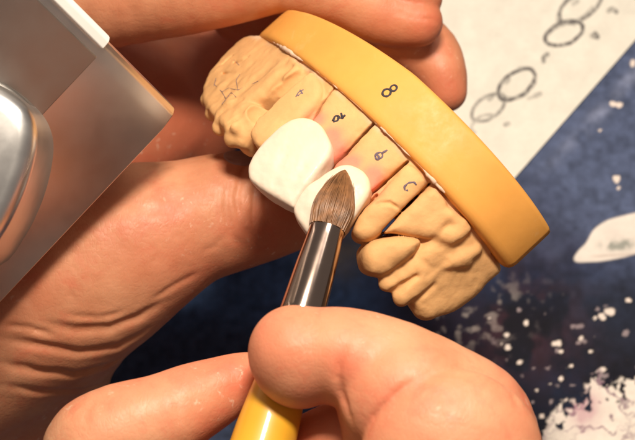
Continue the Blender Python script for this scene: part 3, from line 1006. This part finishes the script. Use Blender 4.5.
def sstep(a, b, x): t = np.clip((x - a) / (b - a), 0, 1); return t * t * (3 - 2 * t)
flecks = [(610, 311, 5.5, 3.5), (602, 317, 3, 3.5), (595, 319, 2.5, 2), (581, 338, 4, 3.2), (595, 336, 2.5, 2), (555, 344, 4.5, 3.5), (561, 352, 2.5, 2), (507, 347, 3.2, 3.2), (502, 344, 2, 2.2),
          (507, 335, 3, 2.5), (526, 323, 2, 2.5), (542, 416, 3.6, 3.4), (560, 379, 2.4, 2.2), (550, 384, 2, 2), (537, 390, 2.2, 2), (603, 369, 3, 2.4), (633, 61, 4, 4.5), (613, 104, 2.6, 2), (619, 105, 2, 2),
          (616, 180, 3, 3), (618, 188, 2, 2), (574, 182, 2.4, 2), (600, 130, 1.6, 1.3), (590, 352, 2, 1.6), (571, 366, 1.6, 1.4), (490, 318, 2.2, 2), (520, 362, 1.8, 1.6), (628, 300, 2, 1.8), (566, 400, 1.7, 1.5)]
dol = closed_smooth([(574, 258), (579, 250), (586, 243), (592, 232), (598, 226), (608, 220), (622, 216), (645, 211), (690, 205), (700, 250), (650, 251), (625, 257), (603, 261), (588, 262), (577, 262)], 3)
foam_o = closed_smooth([(540, 460), (546, 425), (549, 412), (562, 403), (578, 400), (583, 388), (590, 375), (601, 371), (609, 384), (620, 384), (634, 375), (660, 365), (720, 380), (720, 480)], 3)
def printcol(X, Y, px, py):
    n1 = fbm(X * .7, Y * .7, 1.0, 4); n2 = fbm(X * 2.2, Y * 2.2, 5.0, 4); n3 = fbm(X * 6, Y * 6, 9.0, 3)
    up = sstep(300, 120, py + 40 * n1)
    rt = sstep(520, 640, px + 40 * n2) * sstep(400, 300, py)
    deep = np.array([.012, .008, .026]); navy = np.array([.018, .030, .085]); pale = np.array([.085, .11, .20])
    c = deep + (navy - deep) * sstep(.0, 1, .35 + 1.2 * n1)[..., None]
    c = c + (pale - c) * np.clip(up * sstep(420, 540, px) + .55 * rt, 0, 1)[..., None]
    lf = sstep(420, 330, px); lt = sstep(345, 300, py + 12 * n2)
    c = c * (1 - lf[..., None]) + lf[..., None] * (np.array([.034, .050, .105]) + (np.array([.022, .050, .115]) - .012) * lt[..., None])  # navy lifted on the left to offset the shade of the hands
    # pale diagonal streaks like light in the water
    st = np.exp(-((px - 612 + (py - 100) * .9) / 10) ** 2) * sstep(190, 120, py) * (.5 + 1.2 * n2)
    c = c + np.clip(st, 0, 1)[..., None] * np.array([.16, .17, .22])
    c = c * (1 + .9 * n3 * .6)[..., None]
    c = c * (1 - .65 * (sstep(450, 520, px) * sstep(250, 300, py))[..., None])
    # clouds of fine spray under the cast
    sp = np.exp(-(((px - 465) / 45) ** 2 + ((py - 325) / 24) ** 2)) + .5 * np.exp(-(((px - 500) / 40) ** 2 + ((py - 295) / 18) ** 2))
    m = np.clip(sp, 0, 1) * sstep(.18, .50, n3 + .5 * n2) * .7
    c = c + m[..., None] * (np.array([.42, .36, .33]) - c)
    sp2 = sstep(470, 520, px) * sstep(290, 310, py)
    m = sp2 * sstep(.42, .55, fbm(X * 5, Y * 5, 21.0, 3)) * .7
    c = c + m[..., None] * (np.array([.45, .36, .38]) - c)
    red = np.exp(-(((px - 520) / 60) ** 2 + ((py - 330) / 50) ** 2)) * sstep(.0, .4, n2)
    c = c + red[..., None] * .5 * (np.array([.07, .02, .03]) - c * .5)
    # grey-blue wave left of the right molars
    wv = np.exp(-(((px - 338) / 28) ** 2 + ((py - 250) / 24) ** 2)) * (.7 + .9 * n2)
    c = c + np.clip(wv, 0, 1)[..., None] * (np.array([.20, .20, .22]) - c)
    for x, y, a, b in flecks:
        r = np.sqrt(((px - x) / a) ** 2 + ((py - y) / b) ** 2) + 1.3 * n3 + .6 * n2
        m = sstep(1.15, .75, r)
        c = c + m[..., None] * (np.array([.93, .80, .72]) - c)
    # white foam burst with pink and dark veins
    d = poly_sd(px, py, foam_o) + 14 * n3 + 8 * n2
    m = sstep(2, -3, d + 10 * sstep(.10, .42, np.abs(n3) + .5 * fbm(X * 9, Y * 9, 33.0, 3)))
    fo = np.array([.95, .85, .76]) * (1 + .12 * n3)[..., None]
    vein = sstep(.10, .0, np.abs(n2 + .4 * n3 - .03)) * np.clip(.25 + np.exp(-(((px - 595) / 30) ** 2 + ((py - 402) / 30) ** 2)), 0, 1)
    vein = vein + .2 * sstep(.05, .0, np.abs(n1 + .5 * n2 + .1)) * sstep(380, 392, py)
    fo = fo + np.clip(vein * 1.3, 0, 1)[..., None] * (np.array([.22, .12, .18]) - fo)
    pk_ = np.exp(-(((px - 586) / 14) ** 2 + ((py - 408) / 18) ** 2)) * (.9 + n3)
    fo = fo + np.clip(pk_, 0, .7)[..., None] * (np.array([.62, .34, .40]) - fo)
    c = c + m[..., None] * (fo - c)
    # leaping dolphin's pale head
    d = poly_sd(px, py, dol)
    m = sstep(1.2, -1.2, d)
    dc = np.array([.88, .80, .73]) * (1 + .1 * n2)[..., None] * np.ones_like(c)
    g = np.exp(-(((px - 618 - (py - 246) * -.5) / 15) ** 2 + ((py - 245) / 4.5) ** 2))
    dc = dc + np.clip(g * 1.0 + 2.2 * n3 * g, 0, .65)[..., None] * (np.array([.10, .15, .13]) - dc)
    jaw = np.exp(-((py - (256.5 - (px - 590) * .05)) / 1.6) ** 2) * sstep(585, 600, px)
    dc = dc + jaw[..., None] * .45 * (np.array([.45, .33, .28]) - dc)
    c = c + m[..., None] * (dc - c)
    return c
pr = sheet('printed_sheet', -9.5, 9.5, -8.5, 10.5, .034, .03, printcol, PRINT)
tag(pr, 'glossy dark blue ocean print with white splashes and a dolphin lying under everything', 'print')

e0, e1 = table_pt(635, 41), table_pt(518, 175)
a_ = (e0 - e1) / np.linalg.norm(e0 - e1); b_ = np.array([-a_[1], a_[0]])
if (table_pt(560, 20) - e1) @ b_ < 0: b_ = -b_
org = table_pt(500, 196)
pen = []     # pencil strokes as polylines in photo pixels: (points, half width, darkness)
def wob(L, k): return [(x + 1.2 * vnoise(i * .5, k, 0), y + 1.2 * vnoise(i * .5, k + 9, 0)) for i, (x, y) in enumerate(L)]
pen += [(wob(oval(580, 7, 25, 12.5, -36, 0, 360, 26), 1), .75, .75), (wob(oval(577, 9, 23, 11, -38, 60, 330, 20), 2), .6, .45)]
pen += [(wob(oval(563.5, 35, 20, 10.5, -22, 0, 360, 26), 3), .8, .8), (wob(oval(561, 36, 17, 9, -26, 100, 340, 18), 4), .6, .5)]
pen += [(wob(oval(516, 86, 21.5, 11.5, -38, 0, 360, 26), 5), .8, .8), (wob(oval(517, 85, 20, 12.5, -34, -60, 160, 18), 6), .7, .6)]
pen += [(wob(oval(488, 109, 19, 10.5, -34, 0, 360, 26), 7), .65, .6), (wob(oval(483, 125, 13, 7, -30, 150, 350, 14), 8), .6, .4)]
pen += [([(608, 12), (612, 10), (616, 13)], 1.2, .6), ([(592, 37), (597, 38), (595, 35)], 1.4, .7), ([(543, 63), (543, 59), (547, 56)], 1.1, .65), ([(506, 84), (508, 81)], 1.2, .6),
        ([(535, 97), (540, 95)], 1.3, .45), ([(505, 126), (508, 125)], 1.2, .45), ([(528, 100), (536, 97)], .7, .3), ([(573, 6), (577, 3)], .8, .4), ([(489, 101), (492, 98)], 1, .5)]
def papercol(X, Y, px, py):
    c = np.ones(X.shape + (3,)) * np.array([.84, .80, .71])
    n = fbm(X * 3, Y * 3, 2.0, 3); n3 = fbm(X * 14, Y * 14, 3.0, 2)
    c = c * (1 + .09 * n + .05 * n3)[..., None]
    k = np.zeros_like(X)
    for L, w, dk in pen:
        for a, b in zip(L[:-1], L[1:]):
            ex, ey = b[0] - a[0], b[1] - a[1]
            q = (px < max(a[0], b[0]) + 5) & (px > min(a[0], b[0]) - 5) & (py < max(a[1], b[1]) + 5) & (py > min(a[1], b[1]) - 5)
            if not q.any(): continue
            wx, wy = px[q] - a[0], py[q] - a[1]
            t = np.clip((wx * ex + wy * ey) / (ex * ex + ey * ey + 1e-9), 0, 1)
            d = np.sqrt((wx - ex * t) ** 2 + (wy - ey * t) ** 2)
            v = min(1, dk * 1.25) * sstep(w + 2.0, w + .2, d) * np.clip(.85 + .9 * n3[q], .3, 1)
            k[q] = np.maximum(k[q], v)
    sm = np.clip(fbm(X * 1.6, Y * 1.6, 8.0, 3) - .28, 0, 1) * .5
    return c + (k + sm * .3)[..., None].clip(0, 1) * (np.array([.13, .12, .12]) - c)
pp = sheet('paper_sheet', -.0, 9.5, 0, 9.0, .022, .05, papercol, PAPER, frame=(org, a_, b_), lift=lambda u, v: .03 + .05 * np.sin(v * .8) ** 2)
so = pp.modifiers.new('thickness', 'SOLIDIFY'); so.thickness = .012 * SC; so.offset = 1
tag(pp, 'cream paper sheet with pencilled tooth ovals at the upper right', 'paper')

m, nt, b = newmat('table wood')
nt.links.new(ramp(nt, noise(nt, coords(nt, (8, 60, 1)), 3, 5), [(.3, (.10, .055, .03)), (.7, (.17, .10, .055))]), b.inputs['Base Color']); b.inputs['Roughness'].default_value = .5
tb_ = mesh_obj('table', [[-.6, -.6, 0], [.6, -.6, 0], [.6, .6, 0], [-.6, .6, 0]], [[0, 1, 2, 3]], m, raw=True, smooth=False)
tb_['kind'] = 'structure'

# ================================================================== CAMERA, LIGHT
cam = bpy.data.cameras.new('camera'); co = bpy.data.objects.new('camera', cam); C.objects.link(co)
co.location = W([0, 0, CD])
R3 = Matrix([[AX[0][0], AX[1][0], AX[2][0]], [AX[0][1], AX[1][1], AX[2][1]], [AX[0][2], AX[1][2], AX[2][2]]])
co.rotation_euler = R3.to_euler()
cam.sensor_fit = 'HORIZONTAL'; cam.sensor_width = 36
cam.lens = 36 * FP / 635
cam.clip_start = .02; cam.clip_end = 10
cam.dof.use_dof = True; cam.dof.focus_distance = (CD - 1.6) * SC
cam.dof.aperture_fstop = (cam.lens / 1000) / (.30 * SC)
bpy.context.scene.camera = co

def area(name, p, target, size, power, col, sy=None):
    l = bpy.data.lights.new(name, 'AREA'); l.energy = power; l.color = col
    l.shape = 'RECTANGLE'; l.size = size * SC; l.size_y = (sy or size) * SC
    o = bpy.data.objects.new(name, l); C.objects.link(o)
    o.location = W(p)
    d = Vector(W(target) - W(p)); o.rotation_euler = d.to_track_quat('-Z', 'Y').to_euler()
    return o
KEY = 1.0
area('bench_lamp', (1.0, 16, 24), (0, 0, 0), 6, .90 * KEY, (1, .87, .71), 4)
area('paper_fill', (8, 20, 15), (6, 3, -8), 9, .15 * KEY, (1, .92, .82))  # added fill, aimed to brighten the paper sheet
w = bpy.data.worlds.new('World'); bpy.context.scene.world = w; w.use_nodes = True
w.node_tree.nodes['Background'].inputs[0].default_value = (1, .86, .76, 1)
w.node_tree.nodes['Background'].inputs[1].default_value = .15
sc = bpy.context.scene
sc.view_settings.view_transform = 'Standard'; sc.view_settings.look = 'None'; sc.view_settings.exposure = .1; sc.view_settings.gamma = 1
for o in bpy.data.objects:
    if '_o' in o: del o['_o']
